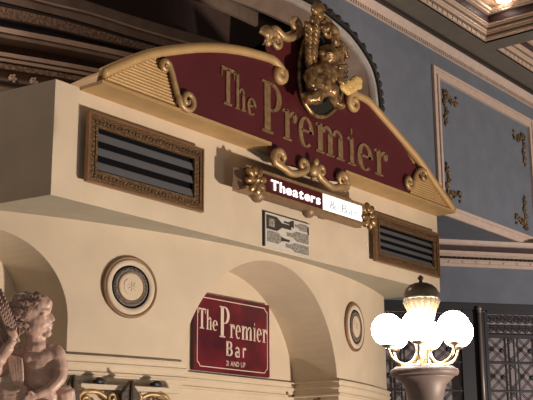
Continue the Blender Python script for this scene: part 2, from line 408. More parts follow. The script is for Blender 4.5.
vault(27, line(9, 26, 37, 51, 70), line(11, 27.5, 38.5, 52.5, 71), 9.8, .4, M['darkline'])
vault(28, line(11, 27.5, 38.5, 52.5, 71), line(19, 35, 44, 57, 75), 9.9, .4, M['vaultblue'])
vault(29, line(19, 35, 44, 57, 75), line(24, 40, 49, 62, 79), 9.7, .4, M['vaultbeige'])
vault(30, line(24, 40, 49, 62, 79), line(25, 41, 50, 63, 80), 9.75, .4, M['darkline'])
vault(31, line(25, 41, 50, 63, 80), line(30, 45, 54, 67, 84), 9.72, .4, M['vaultbrown'])
vault(32, line(30, 45, 54, 67, 84), line(45, 59, 67, 79, 96), 9.95, .4, M['darkroom'])
vault(33, line(45, 59, 67, 79, 96), line(49, 63, 71, 83, 100), 9.7, .4, M['vaultbeige'])
vault(34, line(49, 63, 71, 83, 100), line(51, 65, 73, 85, 102), 9.8, .4, M['darkline'])
vault(35, line(51, 65, 73, 85, 102), line(54, 68, 76, 88, 105), 9.7, .4, M['vaultbeige'])
vault(36, line(54, 68, 76, 88, 105), line(56, 70, 78, 90, 107), 9.8, .4, M['darkline'])
vault(37, line(56, 70, 78, 90, 107), line(62, 75, 83, 95, 112), 9.72, .4, M['ornband'])
vault(38, line(62, 75, 83, 95, 112), line(74, 87, 95, 107, 125), 9.8, .4, M['vaultbrown'])
vault(39, line(74, 87, 95, 107, 125), line(76, 89, 97, 109, 126), 9.75, .4, M['darkline'])
vault(40, line(76, 89, 97, 109, 126), line(120, 125, 130, 140, 150), 9.78, .4, M['vaultbrown'])
for k, (px, py) in enumerate([(-9, 76), (12, 79), (33, 82)]):
    c = on_y(px, py, 9.78); bm = B()
    lathe(bm, [(.035, .03), (.055, 0), (.05, -.02), (.025, -.03)], c, 'Y', 12)
    for j in range(5):
        a = j*2*PI/5; ell(bm, (c.x+.04*math.cos(a), c.y-.02, c.z+.04*math.sin(a)), .02, seg=6)
    tag(obj('plaster_rosette', bm, M['vaultbeige'], smooth=True), 'small round rosette on the brown vault band above the left end of the white box', 'rosette', 'rosettes along the dark vault band')

# ------------------------------------------------------------------ glyphs (unit boxes)
def arcpoly(cx, cz, ro, zo, ri, zi, a0, a1, n=16, dx=0):
    o = [(cx+ro*math.cos(a0+(a1-a0)*k/n), cz+zo*math.sin(a0+(a1-a0)*k/n)) for k in range(n+1)]
    i = [(cx+dx+ri*math.cos(a0+(a1-a0)*k/n), cz+zi*math.sin(a0+(a1-a0)*k/n)) for k in range(n+1)]
    return [[o[k], o[k+1], i[k+1], i[k]] for k in range(n)]
def rc(a, b, c, d): return [(a, c), (b, c), (b, d), (a, d)]
G = {
 'T': [rc(.36, .64, .04, .95), rc(.20, .80, 0, .05), rc(0, 1, .92, 1), [(0, .95), (.09, .95), (.05, .74), (0, .74)], [(.91, .95), (1, .95), (1, .74), (.95, .74)]],
 'h': [rc(.10, .34, .03, 1), rc(0, .44, 0, .035), [(0, .95), (.1, .92), (.34, 1), (.0, .98)], rc(.66, .9, .03, .45), rc(.56, 1, 0, .035)] + arcpoly(.62, .42, .28, .20, .12, .15, 0, PI*.9),
 'e': arcpoly(.5, .5, .5, .5, .22, .44, .0, PI*1.72, 26) + [rc(.2, .9, .50, .57)],
 'P': [rc(.12, .42, .03, .97), rc(0, .56, 0, .04), rc(0, .55, .96, 1), rc(.4, .58, .44, .48)] + arcpoly(.52, .72, .48, .28, .22, .235, -PI/2, PI/2),
 'r': [rc(.16, .46, .04, .97), rc(0, .62, 0, .055), [(0, .93), (.16, .88), (.46, 1), (.0, .97)]] + arcpoly(.74, .76, .30, .23, .12, .12, PI*.3, PI*.98) + arcpoly(.86, .80, .15, .16, .01, .01, 0, 2*PI, 12),
 'm': [rc(.06, .22, .04, .97), rc(0, .28, 0, .055), rc(.40, .56, .04, .72), rc(.34, .62, 0, .055), rc(.76, .92, .04, .72), rc(.70, .98, 0, .055), [(0, .93), (.06, .88), (.22, 1), (0, .97)]]
      + arcpoly(.38, .70, .18, .28, .08, .2, 0, PI*.95) + arcpoly(.74, .70, .18, .28, .08, .2, 0, PI*.95),
 'i': [rc(.30, .72, .03, .97), rc(.05, .95, 0, .055), [(.05, .93), (.3, .88), (.72, 1), (.05, .97)], [(.40, 1.32), (.62, 1.32), (.56, 1.12), (.46, 1.12)]],
 'B': [rc(.05, .32, 0, 1), rc(.2, .55, .90, 1), rc(.2, .55, .47, .57), rc(.2, .58, 0, .10)] + arcpoly(.5, .74, .40, .26, .16, .16, -PI/2, PI/2) + arcpoly(.52, .28, .46, .28, .2, .18, -PI/2, PI/2),
 'a': [rc(.64, .92, 0, .70)] + arcpoly(.5, .66, .42, .34, .14, .22, 0, PI*.85) + arcpoly(.44, .28, .38, .30, .14, .16, 0, 2*PI, 20),
 'R': [rc(.14, .42, 0, .97)] + arcpoly(.66, .62, .5, .37, .22, .16, PI*.25, PI*.8),
}
def glyph(ch, x0, x1, z0, z1, yf, th, m, parent, name='raised_letter'):
    bm = B()
    for poly in G[ch]: prism(bm, [(x0+u*(x1-x0), z0+v*(z1-z0)) for u, v in poly], yf, yf+th)
    return obj(name, bm, m, parent)

# ------------------------------------------------------------------ the big arched sign
SY = 6.90
sign = thing('arched_sign', 'long maroon and gold arched sign with large serif letters on top of the white box', 'sign', (9.4, 7.17, 5.06))
def sp(name, bm, m, smooth=False):       # part of the sign, given in world coordinates
    o = obj(name, bm, m, sign, smooth); o.matrix_parent_inverse = Matrix.Translation((-9.4, -7.17, -5.06)); return o
topL = [(6.36, 5.14), (6.54, 5.26), (6.92, 5.49), (7.33, 5.67), (7.77, 5.83), (8.24, 5.95), (8.75, 6.02)]
topR = [(10.71, 6.06), (11.04, 5.93), (11.38, 5.79), (11.86, 5.58), (12.34, 5.30), (12.72, 5.08)]
mid = [(8.70, 6.15), (8.85, 6.18), (8.98, 6.30), (9.12, 6.36), (9.26, 6.52), (9.5, 6.5), (9.9, 6.2), (10.2, 6.1), (10.45, 6.1)]
bottom = [(11.6, 5.065), (10.16, 5.065), (10.14, 4.93), (9.9, 4.9), (9.45, 4.93), (9.0, 4.9), (8.82, 4.95), (8.79, 5.065), (7.42, 5.065)]
body = topL+mid+topR+[(12.72, 5.062), (6.34, 5.062)]
bm = B(); prism(bm, body, 6.96, 7.32); sp('backing', bm, M['goldflat'])
red = [(7.12, 5.55)]+topL[3:]+mid+topR[:4]+[(11.75, 5.45), (11.62, 5.07)]+bottom
bm = B(); prism(bm, [(7.14, 5.56)]+[(x, z-.02) for x, z in topL[3:]]+mid+[(x, z-.02) for x, z in topR[:3]]+[(11.86, 5.40), (11.66, 5.22), (11.6, 5.066)]+bottom+[(7.3, 5.2)], 6.90, 6.96); sp('maroon_panel', bm, M['maroon'])
# fluted gold ends
def fluted(tri):
    bm = B(); prism(bm, tri, 6.92, 6.96)
    z = 5.09
    while z < max(t[1] for t in tri)-.02:
        xs = []
        for i in range(len(tri)):
            (x0, z0), (x1, z1) = tri[i], tri[(i+1) % len(tri)]
            if (z0-z)*(z1-z) < 0: xs.append(x0+(x1-x0)*(z-z0)/(z1-z0))
        if len(xs) >= 2 and max(xs)-min(xs) > .03:
            tube(bm, [(min(xs)+.005, 6.92, z), (max(xs)-.005, 6.92, z)], .010, 6)
        z += .031
    return bm
sp('fluted_panel', fluted([(6.36, 5.07), (7.42, 5.07), (7.30, 5.24), (7.22, 5.42), (7.12, 5.50), (7.05, 5.52), (6.92, 5.44), (6.54, 5.20)]), M['goldflat'])
sp('fluted_panel', fluted([(11.6, 5.07), (12.70, 5.07), (12.34, 5.27), (11.98, 5.46), (11.90, 5.42), (11.72, 5.33)]), M['goldflat'])
bm = B(); box(bm, 6.34, 12.74, 6.89, 7.18, 5.045, 5.075)
bm.free(); bm = B(); box(bm, 6.34, 8.78, 6.88, 7.25, 5.035, 5.07); sp('base_ledge', bm, M['goldflat'])
bm = B(); box(bm, 10.17, 12.74, 6.88, 7.25, 5.035, 5.07); sp('base_ledge', bm, M['goldflat'])
# rounded top moulding, left and right, with curled ends
def y3(L, y): return [(a, y, b) for a, b in L]
bm = B()
pth = smoothpath(y3(topL+[(8.9, 6.0), (9.0, 5.94)], 6.90), 5)+spiral(8.93, 5.88, .085, .02, .45, -1.5, 6.88, 26)
tube(bm, pth, [.052]*(len(pth)-24)+[.052-.028*k/24 for k in range(24)], 10)
sp('top_moulding', bm, M['goldflat'], True)
bm = B()
pth = list(reversed(smoothpath(y3([(10.44, 6.07)]+topR, 6.90), 5)))+spiral(10.34, 5.93, .13, .02, PI*.45, 1.45, 6.86, 26)
tube(bm, pth, [.050]*(len(pth)-24)+[.045-.02*k/24 for k in range(24)], 10)
sp('top_moulding', bm, M['goldflat'], True)
# S scrolls between maroon and fluted parts
bm = B()
pth = list(reversed(spiral(7.13, 5.43, .07, .015, .1, 1.2, 6.87, 20)))+smoothpath(y3([(7.22, 5.40), (7.26, 5.30), (7.31, 5.18)], 6.87), 4)+spiral(7.44, 5.17, .125, .02, PI*1.0, 1.55, 6.86, 30, 1.0)
tube(bm, pth, [.018, .028, .03, .032, .03, .018], 8); sp('scroll', bm, M['gold'], True)
bm = B()
pth = list(reversed(spiral(11.54, 5.21, .10, .02, .3, -1.5, 6.86, 26)))+smoothpath(y3([(11.68, 5.26), (11.74, 5.36), (11.84, 5.43)], 6.87), 4)+spiral(11.93, 5.37, .085, .02, PI*.62, -1.1, 6.87, 20)
tube(bm, pth, [.018, .028, .03, .03, .025, .016], 8); sp('scroll', bm, M['gold'], True)
# scroll work climbing to the medallion with its shell
def O(px, py, y=6.87): return tuple(on_y(px, py, y))
bm = B()
c = O(275.5, 42); pth = list(reversed(spiral(c[0], c[2], .10, .02, PI*.75, -1.4, 6.86, 26)))
c2 = O(294.5, 25); pth2 = spiral(c2[0], c2[2], .10, .02, -PI*.1, 1.2, 6.86, 24)
pth = pth[:-1]+smoothpath([O(269.5, 34), O(275, 29), O(280, 33.5), O(285, 37.5), O(292, 38), O(299, 34), tuple(pth2[1])], 5)+pth2[2:]
tube(bm, pth, [.018, .026, .034, .042, .045, .042, .034, .026, .018], 9)
sp('scroll', bm, M['gold'], True)
bm = B(); c = O(268, 42, 6.84)
for k in range(6):
    a = PI*.45+k*.24; tube(bm, [c, (c[0]+.09*math.cos(a), 6.79, c[2]+.09*math.sin(a)), (c[0]+.16*math.cos(a), 6.84, c[2]+.17*math.sin(a))], [.015, .034, .028], 7)
ell(bm, c, (.05, .04, .05))
sp('shell', bm, M['gold'], True)
# scroll ornament hanging along the lowered centre
bm = B(); yy = 6.85
for s in (-1, 1):
    cx = 9.46
    pa = list(reversed(spiral(cx+s*.58, 4.91, .11, .02, (PI*1.2 if s < 0 else -PI*.2), (-1.35 if s < 0 else 1.35), yy, 26)))
    pa += smoothpath(y3([(cx+s*.52, 4.83), (cx+s*.42, 4.79), (cx+s*.30, 4.80), (cx+s*.18, 4.84)], yy), 4)[2:]
    pa += spiral(cx+s*.17, 4.93, .085, .018, (-PI*.5 if True else 0), (1.3 if s < 0 else -1.3), yy, 22)
    tube(bm, pa, [.016, .026, .04, .042, .04, .03, .016], 8)
ell(bm, (9.46, 6.83, 4.90), (.07, .06, .075)); ell(bm, (9.46, 6.80, 4.99), (.04, .04, .05)); ell(bm, (9.46, 6.83, 4.81), (.04, .04, .03))
sp('hanging_scroll', bm, M['gold'], True)
# letters
for ch, x0, x1, z0, z1 in [('T', 7.97, 8.18, 5.30, 5.70), ('h', 8.19, 8.36, 5.30, 5.69), ('e', 8.385, 8.53, 5.29, 5.48),
        ('P', 8.63, 8.97, 5.17, 5.745), ('r', 8.99, 9.24, 5.17, 5.52), ('e', 9.27, 9.55, 5.165, 5.52), ('m', 9.60, 10.17, 5.17, 5.52),
        ('i', 10.22, 10.40, 5.165, 5.50), ('e', 10.43, 10.76, 5.155, 5.49), ('r', 10.80, 11.10, 5.165, 5.49)]:
    o = glyph(ch, x0, x1, z0, z1, 6.885, .02, M['letter'], sign); o.matrix_parent_inverse = Matrix.Translation((-9.4, -7.17, -5.06))

# medallion with gilded cherub on top of the sign
MY = 6.80
def Q(px, py, d=0): return Vector(on_y(px, py, MY+d))
UX = (Q(326, 60)-Q(325, 60)).length      # metres per photo unit on the sign plane
oval = []
for k in range(44):
    a = 2*PI*k/44; p = Q(325+22*math.cos(a)*(1-.12*math.sin(a)), 66-50*math.sin(a)); oval.append((p.x, p.z))
bm = B(); prism(bm, oval, MY+.05, MY+.16)
med = obj('cherub_medallion', bm, M['leafdark'], sign); med.matrix_parent_inverse = Matrix.Translation((-9.4, -7.17, -5.06)); med['label'] = 'gilded cherub relief on a dark oval'
def mp(o): return o
def cap(bm, pts, rad, n=4): tube(bm, smoothpath([Q(*p) for p in pts], n), [r*UX*.8 for r in rad], 10)
def blob(bm, px, py, d, rx, rz, ry=None, seg=12): ell(bm, Q(px, py, d), (rx*UX*1.05, (ry or rx)*UX*.9, rz*UX*.85), None, seg)
bm = B(); pv = [(x, MY+.05, z) for x, z in oval]; tube(bm, pv+[pv[0], pv[1]], .026, 8); mp(obj('oval_rim', bm, M['bronze'], med, True))
def feather(bm, x0, y0, x1, y1, w, d=-.06):
    cap(bm, [(x0, y0, d), ((x0+x1)/2, (y0+y1)/2, d-.05), (x1, y1, d)], [w*.6, w*1.1, w, w*.35])
bm = B()
for k in range(9): feather(bm, 305.5+k*.1, 22+k*4.6, 314-k*.3, 35+k*4.8, 2.0, -.05)
for k in range(8): feather(bm, 311-k*.1, 17+k*4.6, 320-k*.6, 32+k*4.6, 1.9, -.08)
mp(obj('wing', bm, M['bronze'], med, True))
bm = B()
for k in range(6): feather(bm, 331, 60+k*2, 345-k*.6, 44+k*5.2, 2.5, -.04)
cap(bm, [(322, 30, -.04), (329, 27, -.08), (335, 33, -.08), (334, 42, -.06), (342, 46, -.05), (347, 58, -.04)], [3, 3.6, 3.6, 3.4, 3.2, 2])
mp(obj('wing', bm, M['bronze'], med, True))
bm = B()
blob(bm, 323, 76, -.10, 8.5, 9.5, 7); blob(bm, 319, 86, -.12, 8.5, 8, 7.5); blob(bm, 325, 69, -.09, 8.5, 5, 6)
cap(bm, [(326, 68, -.09), (328, 61, -.10)], [4, 4]); blob(bm, 328.5, 56.5, -.13, 6.6, 7.2, 6.6)
blob(bm, 331, 58, -.19, 1.6, 1.4); blob(bm, 329.5, 60.5, -.175, 2.2, 1.6); blob(bm, 328.6, 54.5, -.175, 4, 1.2)
cap(bm, [(330, 69, -.10), (337, 75, -.15), (341, 82, -.18), (345, 86, -.18)], [4, 3.8, 3.2, 2.4])
cap(bm, [(317, 69, -.10), (309, 75, -.15), (311, 84, -.18), (317, 86, -.2)], [4, 3.8, 3.2, 2.4])
cap(bm, [(322, 88, -.12), (331, 90, -.19), (334, 97, -.17), (336, 104, -.14)], [6.2, 5.4, 4.0, 2.8])
cap(bm, [(317, 89, -.12), (316, 97, -.19), (309, 99, -.16), (305, 97, -.12)], [6.2, 5.2, 3.8, 2.6])
blob(bm, 339, 106, -.15, 4, 2); blob(bm, 308, 100, -.1, 3, 2.4)
mp(clay('cherub_body', bm, M['bronze'], med, .012, 2))
bm = B(); rh = random.Random(5)
for k in range(34):
    a = rh.uniform(0, 2*PI); b = rh.uniform(0, 1.3); blob(bm, 327.5+7*math.cos(a)*math.cos(b), 54.5-7.5*math.sin(b), -.11+.05*math.sin(a)*math.cos(b), 2.1, 2.1, None, 7)
mp(obj('curly_hair', bm, M['bronze'], med, True))
bm = B()
for k in range(5): cap(bm, [(311+k*3, 78-k, -.13), (314+k*4, 88-k, -.2), (316+k*5, 95-k*1.2, -.15)], [1.6, 2.4, 1.4])
for k in range(3): cap(bm, [(334, 66+k*4, -.06), (340, 68+k*4, -.1), (346, 66+k*5, -.05)], [2.4, 2.8, 2])
mp(obj('drapery', bm, M['bronze'], med, True))
bm = B()
for k in range(7):
    a = PI*.5+(k-3)*.26; cap(bm, [(318, 15, -.03), (318+5.0*math.cos(a), 15-6*math.sin(a), -.10), (318+6.0*math.cos(a), 15-11*math.sin(a), -.06)], [1.2, 2.4, 2.0])
blob(bm, 318, 16, -.07, 3.6, 3.6); cap(bm, [(317, 16, -.05), (315, 22, -.08), (316, 30, -.06)], [2.4, 3, 2])
c = Q(326.5, 31, -.05); tube(bm, spiral(c.x, c.z, 5*UX, UX, PI*.8, -1.4, c.y, 20), [2*UX, UX], 7)
mp(obj('palmette', bm, M['bronze'], med, True))
bm = B(); rg = random.Random(4)
for k in range(18):
    u = k/17; blob(bm, 344+14*u+rg.uniform(-1, 1), 90-8*u+rg.uniform(-3.5, 3.5), -.19, 3.4, 3.2, 2.2, 8)
ob = clay('gold_leaf', bm, M['goldleaf'], med, .012, 1); ob['label'] = 'bright yellow gold leaf'
for ob in med.children: ob.matrix_parent_inverse = Matrix.Identity(4)

# ------------------------------------------------------------------ ventilation grilles on the box
def grille(x0, x1, z0, z1, nbl, label):
    t = thing('ventilation_grille', label, 'vent', ((x0+x1)/2, 7.17, z0))
    MIv = Matrix.Translation((-(x0+x1)/2, -7.17, -z0))
    def gp(n, bm, m): o = obj(n, bm, m, t); o.matrix_parent_inverse = MIv; return o
    bm = B(); frame_rect(bm, x0, x1, z0, z1, [(.012, .05, .035), (.05, .10, .02), (.10, .125, .03)], 7.11)
    # carved beads round the frame
    for (a, b, zz) in ((x0+.06, x1-.06, z1-.075), (x0+.06, x1-.06, z0+.075)):
        n = int((b-a)/.045)
        for k in range(n+1): ell(bm, (a+(b-a)*k/n, 7.088, zz), (.016, .014, .018), seg=6)
    for (a, b, xx) in ((z0+.1, z1-.1, x0+.075), (z0+.1, z1-.1, x1-.075)):
        n = int((b-a)/.045)
        for k in range(n+1): ell(bm, (xx, 7.088, a+(b-a)*k/n), (.018, .012, .016), seg=6)
    gp('frame', bm, M['frame'])
    bm = B(); frame_rect(bm, x0, x1, z0, z1, [(0, .018, .045)], 7.11); gp('frame_edge', bm, M['framelip'])
    bm = B(); box(bm, x0+.1, x1-.1, 7.135, 7.168, z0+.1, z1-.1); box(bm, x0+.09, x0+.12, 7.10, 7.168, z0+.09, z1-.09); box(bm, x1-.12, x1-.09, 7.10, 7.168, z0+.09, z1-.09); gp('dark_backing', bm, M['black'])  # solid black sheet paints the dark hollow behind the blades
    h = (z1-z0-.25); pit = h/nbl
    for k in range(nbl):
        zc = z0+.125+pit*(k+.5)-.012; bm = B()
        v = [(x0+.13, 7.095, zc-pit*.29), (x1-.13, 7.095, zc-pit*.29), (x1-.13, 7.12, zc+pit*.29), (x0+.13, 7.12, zc+pit*.29)]
        f = [bm.verts.new(p) for p in v]; g = [bm.verts.new((p[0], p[1]+.012, p[2])) for p in v]
        bm.faces.new(f); bm.faces.new(g[::-1])
        for i in range(4): bm.faces.new((f[i], g[i], g[(i+1) % 4], f[(i+1) % 4]))
        gp('blade', bm, M['blade'])
grille(6.37, 7.92, 4.175, 4.83, 3, 'bronze framed vent with grey blades at the left end of the white box')
grille(11.05, 12.60, 4.16, 4.76, 4, 'bronze framed vent with grey blades at the right end of the white box')

# ------------------------------------------------------------------ projecting illuminated sign
LX0, LX1, LZ0, LZ1, LY = 8.20, 10.60, 4.43, 4.71, 6.86
ls = thing('illuminated_sign', 'slim lit box sign reading Theaters between two gold rosettes', 'sign', (9.4, 7.17, LZ0))
LI = Matrix.Translation((-9.4, -7.17, -LZ0))
def lp(o): o.matrix_parent_inverse = LI; return o
bm = B(); hp = [(LX0+.10, LY+.16), (LX0+.04, LY+.10), (LX0+.18, LY), (LX1-.18, LY), (LX1-.02, LY+.10), (LX1-.06, LY+.16)]
hprism(bm, hp, LZ0+.035, LZ1-.02)
bm2 = bm; ob = lp(obj('housing', bm2, M['housing'], ls))
bm = B(); box(bm, LX0+.1, LX1-.12, LY-.03, LY+.03, LZ1-.03, LZ1); box(bm, LX0+.1, LX1-.12, LY-.03, LY+.10, LZ0+.03, LZ0+.06)
for bxx in (8.75, 10.0):
    b2 = B(); box(b2, bxx, bxx+.1, LY+.155, 7.17, LZ0+.08, LZ0+.2); lp(obj('wall_bracket', b2, M['housing'], ls))
lp(obj('housing_trim', bm, M['letter'], ls))
bm = B(); box(bm, 8.60, 9.64, LY-.02, LY, 4.495, 4.675); lp(obj('red_panel', bm, M['lightred'], ls))
bm = B(); box(bm, 9.64, 10.42, LY-.02, LY, 4.495, 4.675); lp(obj('white_panel', bm, M['lightwhite'], ls))
def text(s, x, z, size, yf, th, m, parent, inv, name, sx=1.0, bold=0.0, align='LEFT', space=1.0):
    cu = bpy.data.curves.new(name, 'FONT'); cu.body = s; cu.size = size; cu.extrude = th/2; cu.offset = bold; cu.align_x = align; cu.space_character = space
    o = bpy.data.objects.new(name, cu); sc.collection.objects.link(o)
    dg = bpy.context.evaluated_depsgraph_get(); dg.update(); me = bpy.data.meshes.new_from_object(o.evaluated_get(dg))
    bpy.data.objects.remove(o); me.transform(Matrix.Translation((x, yf, z)) @ Matrix.Rotation(PI/2, 4, 'X') @ Matrix.Diagonal((sx, 1, 1, 1)))
    me.name = name; me.materials.append(m)
    r = bpy.data.objects.new(name, me); link(r, parent); r.matrix_parent_inverse = inv; return r
def letters(str_, x0, x1, z, size, yf, th, m, parent, inv, name, bold=0.0):
    """one mesh per character, spread evenly between x0 and x1"""
    ms = []
    for ch in str_:
        if ch == ' ': ms.append((None, size*.22, 0)); continue
        o = text(ch, 0, z, size, yf, th, m, parent, inv, name, 1.0, bold); xs = [v.co.x for v in o.data.vertices]; ms.append((o, max(xs)-min(xs), min(xs)))
    gap = size*.13; tot = sum(w_ for _, w_, _ in ms)+gap*(len(ms)-1); k = (x1-x0)/tot; x = x0
    for o, w_, mn in ms:
        if o: o.data.transform(Matrix.Translation((x, 0, 0)) @ Matrix.Diagonal((k, 1, 1, 1)) @ Matrix.Translation((-mn, 0, 0)))
        x += (w_+gap)*k
letters('Theaters', 8.71, 9.58, 4.535, .150, LY-.026, .010, M['lightletter'], ls, LI, 'lit_letter', .0022)
letters('& Bar', 9.76, 10.33, 4.53, .135, LY-.024, .006, M['ghost'], ls, LI, 'pale_letter')
def rosette(c, r, m, parent, inv):
    bm = B()
    for k in range(8):
        a = k*PI/4+.2; d = Vector((math.cos(a), 0, math.sin(a)))
        ell(bm, Vector(c)+d*r*.60+Vector((0, -.015, 0)), (r*.42, r*.26, r*.26), Matrix.Rotation(-a, 4, 'Y'), seg=12)
    ell(bm, Vector(c)+Vector((0, -.02, 0)), (r*.24, r*.30, r*.24)); lathe(bm, [(r*.5, .04), (r*.55, .0), (r*.3, -.02)], c, 'Y', 16)
    o = obj('rosette', bm, m, parent, True); o.matrix_parent_inverse = inv; return o
rosette((8.44, LY-.02, 4.575), .165, M['bronze'], ls, LI); rosette((10.56, LY-.0, 4.585), .165, M['bronze'], ls, LI)
for x in (8.62, 9.52):
    bm = B(); lathe(bm, [(.0, -.075), (.04, -.065), (.07, -.03), (.08, 0), (.08, .04)], (x, 6.95, LZ0+.035), 'Z', 16); lp(obj('bracket', bm, M['housing'], ls, True))

# ------------------------------------------------------------------ poster of bottles
po = thing('bottle_poster', 'small grey and white poster with bottle silhouettes below the illuminated sign', 'poster', (9.40, 7.165, 4.01))
PIv = Matrix.Translation((-9.40, -7.165, -4.01))
def pp(o): o.matrix_parent_inverse = PIv; return o
bm = B(); box(bm, 8.99, 9.80, 7.150, 7.168, 4.02, 4.405); pp(obj('board', bm, M['paper'], po))
bm = B(); box(bm, 8.975, 8.995, 7.142, 7.168, 4.02, 4.405); box(bm, 8.99, 9.80, 7.145, 7.15, 4.396, 4.405); pp(obj('edge_strip', bm, M['ink'], po))
def bottle(x, z, L, h, m, flip=False, y=7.146):
    p = [(0, -h), (.02, -h*1.0), (.48, -h), (.66, -h*.36), (1, -h*.34), (1, h*.34), (.66, h*.36), (.48, h), (0, h)]
    if flip: p = [(1-a, b) for a, b in p]
    bm = B(); prism(bm, [(x+a*L, z+b) for a, b in p], y, y+.004); pp(obj('bottle_silhouette', bm, m, po))
def shape(pts, m):
    bm = B(); prism(bm, pts, 7.146, 7.150); pp(obj('bottle_silhouette', bm, m, po))
def bot(x0, x1, zc, h, n, m, f=.45, g=.65):
    L = x1-x0; shape([(x0, zc-h), (x0+f*L, zc-h), (x0+g*L, zc-n), (x1, zc-n), (x1, zc+n), (x0+g*L, zc+n), (x0+f*L, zc+h), (x0, zc+h)], m)
bot(9.02, 9.46, 4.295, .078, .026, M['ink'], .42, .62)
shape([(9.33, 4.352), (9.42, 4.352), (9.47, 4.378), (9.51, 4.384), (9.51, 4.300), (9.47, 4.306), (9.42, 4.332), (9.33, 4.332)], M['ink'])
bot(9.03, 9.275, 4.14, .062, .03, M['inkgrey'], .72, 1.0) if False else shape([(9.03, 4.078), (9.23, 4.078), (9.275, 4.11), (9.275, 4.17), (9.23, 4.202), (9.03, 4.202)], M['inkgrey'])
shape([(9.28, 4.115), (9.36, 4.128), (9.43, 4.128), (9.43, 4.155), (9.36, 4.155), (9.28, 4.168)], M['ink'])
bot(9.78, 9.38, 4.215, .056, .022, M['inkgrey'], .55, .75)
bot(9.78, 9.36, 4.085, .050, .022, M['inkgrey'], .60, .78)
bot(9.76, 9.53, 4.335, .040, .016, M['inkgrey'], .60, .78)
bm = B(); prism(bm, [(9.765, 4.27), (9.79, 4.27), (9.79, 4.36), (9.765, 4.36)], 7.146, 7.15); pp(obj('bottle_silhouette', bm, M['ink'], po))
bm = B()
box(bm, 9.06, 9.16, 7.143, 7.147, 4.25, 4.34); pp(obj('bottle_label', bm, M['inkgrey'], po))

# ------------------------------------------------------------------ bar sign in the niche
BY = 8.00; bx0, bx1, bz0, bz1 = 8.83, 10.14, 2.755, 3.60
bs = thing('bar_sign', 'burgundy rectangular sign reading The Premier Bar 21 and up in the arched niche', 'sign', (9.47, 8.05, bz0))
BI = Matrix.Translation((-9.47, -8.05, -bz0))
def bp_(o): o.matrix_parent_inverse = BI; return o
bm = B(); box(bm, bx0, bx1, BY+.012, 8.05, bz0, bz1); bp_(obj('case', bm, M['burgside'], bs))
bm = B(); box(bm, bx0, bx1, BY, BY+.012, bz0, bz1); bp_(obj('face', bm, M['burg'], bs))
W, H = bx1-bx0, bz1-bz0
bm = B(); i = .045; c = .05
pts = [(bx0+i+c, bz0+i), (bx1-i-c, bz0+i), (bx1-i-c*.6, bz0+i+c*.6), (bx1-i, bz0+i+c), (bx1-i, bz1-i-c), (bx1-i-c*.6, bz1-i-c*.6), (bx1-i-c, bz1-i), (bx0+i+c, bz1-i), (bx0+i+c*.6, bz1-i-c*.6), (bx0+i, bz1-i-c), (bx0+i, bz0+i+c), (bx0+i+c*.6, bz0+i+c*.6)]
for k in range(12):
    a, b = pts[k], pts[(k+1) % 12]; tube(bm, [(a[0], BY-.001, a[1]), (b[0], BY-.001, b[1])], .006, 6)
bp_(obj('border_line', bm, M['cream'], bs))
def gl(ch, u0, u1, v0, v1):
    o = glyph(ch, bx0+u0*W, bx0+u1*W, bz0+v0*H, bz0+v1*H, BY-.004, .005, M['cream'], bs, 'printed_letter'); bp_(o)
for a in [('T', .045, .135, .535, .80), ('h', .145, .215, .535, .80), ('e', .225, .29, .53, .67), ('P', .315, .445, .46, .87), ('r', .45, .515, .47, .655), ('e', .525, .595, .465, .655),
          ('m', .605, .755, .47, .655), ('i', .765, .805, .47, .655), ('e', .815, .885, .465, .655), ('r', .895, .965, .47, .655),
          ('B', .40, .49, .225, .42), ('a', .515, .585, .22, .36), ('R', .615, .67, .225, .36)]: gl(*a)
letters('21 AND UP', bx0+.40*W, bx0+.655*W, bz0+.095*H, .080, BY-.004, .004, M['cream'], bs, BI, 'printed_letter')

# ------------------------------------------------------------------ round wall medallions
def medallion(x, label):
    yy = bow(x); slope = (x-CX)/8; t = thing('wall_medallion', label, 'medallion', (x, yy, 3.41), math.atan(slope))
    bm = B(); lathe(bm, [(.302, .0), (.302, -.02), (.292, -.032), (.278, -.032), (.268, -.02), (.262, .0)], axis='Y', seg=48); obj('outer_rim', bm, M['medalbrown'], t, True)
    bm = B(); lathe(bm, [(.268, .0), (.268, -.03), (.25, -.04), (.215, -.035), (.205, -.02), (.2, 0)], axis='Y', seg=48); obj('plaster_ring', bm, M['plaster'], t, True)
    bm = B(); lathe(bm, [(.206, .0), (.206, -.034), (.196, -.037), (.19, .0)], axis='Y', seg=48); obj('dark_rim', bm, M['black'], t, True)
    bm = B(); lathe(bm, [(.192, .0), (.192, -.025), (.175, -.035), (.150, -.035), (.145, 0)], axis='Y', seg=48)
    for k in range(40):
        a = 2*PI*k/40; ell(bm, (.170*math.cos(a), -.036, .170*math.sin(a)), .011, seg=6)
    obj('mottled_ring', bm, M['medalgrey'], t)
    bm = B(); lathe(bm, [(.147, .0), (.147, -.04), (.138, -.044), (.13, .0)], axis='Y', seg=48); obj('inner_rim', bm, M['medalbrown'], t, True)
    bm = B(); lathe(bm, [(.132, .0), (.132, -.036), (.12, -.04)], axis='Y', seg=48)
    tube(bm, [(.06*math.cos(a)-.02, -.04, .075*math.sin(a)) for a in [PI*.6+k*PI*.8/10 for k in range(11)]], .007, 6)
    for k in range(7):
        a = k*2*PI/7; tube(bm, [(.01, -.042, 0), (.01+.045*math.cos(a), -.044, .045*math.sin(a))], .005, 5)
    obj('centre_disc', bm, M['plaster'], t)
medallion(7.40, 'round cream and brown plaster medallion on the wall left of the bar sign')
medallion(11.19, 'round cream and brown plaster medallion on the wall right of the arched niche')

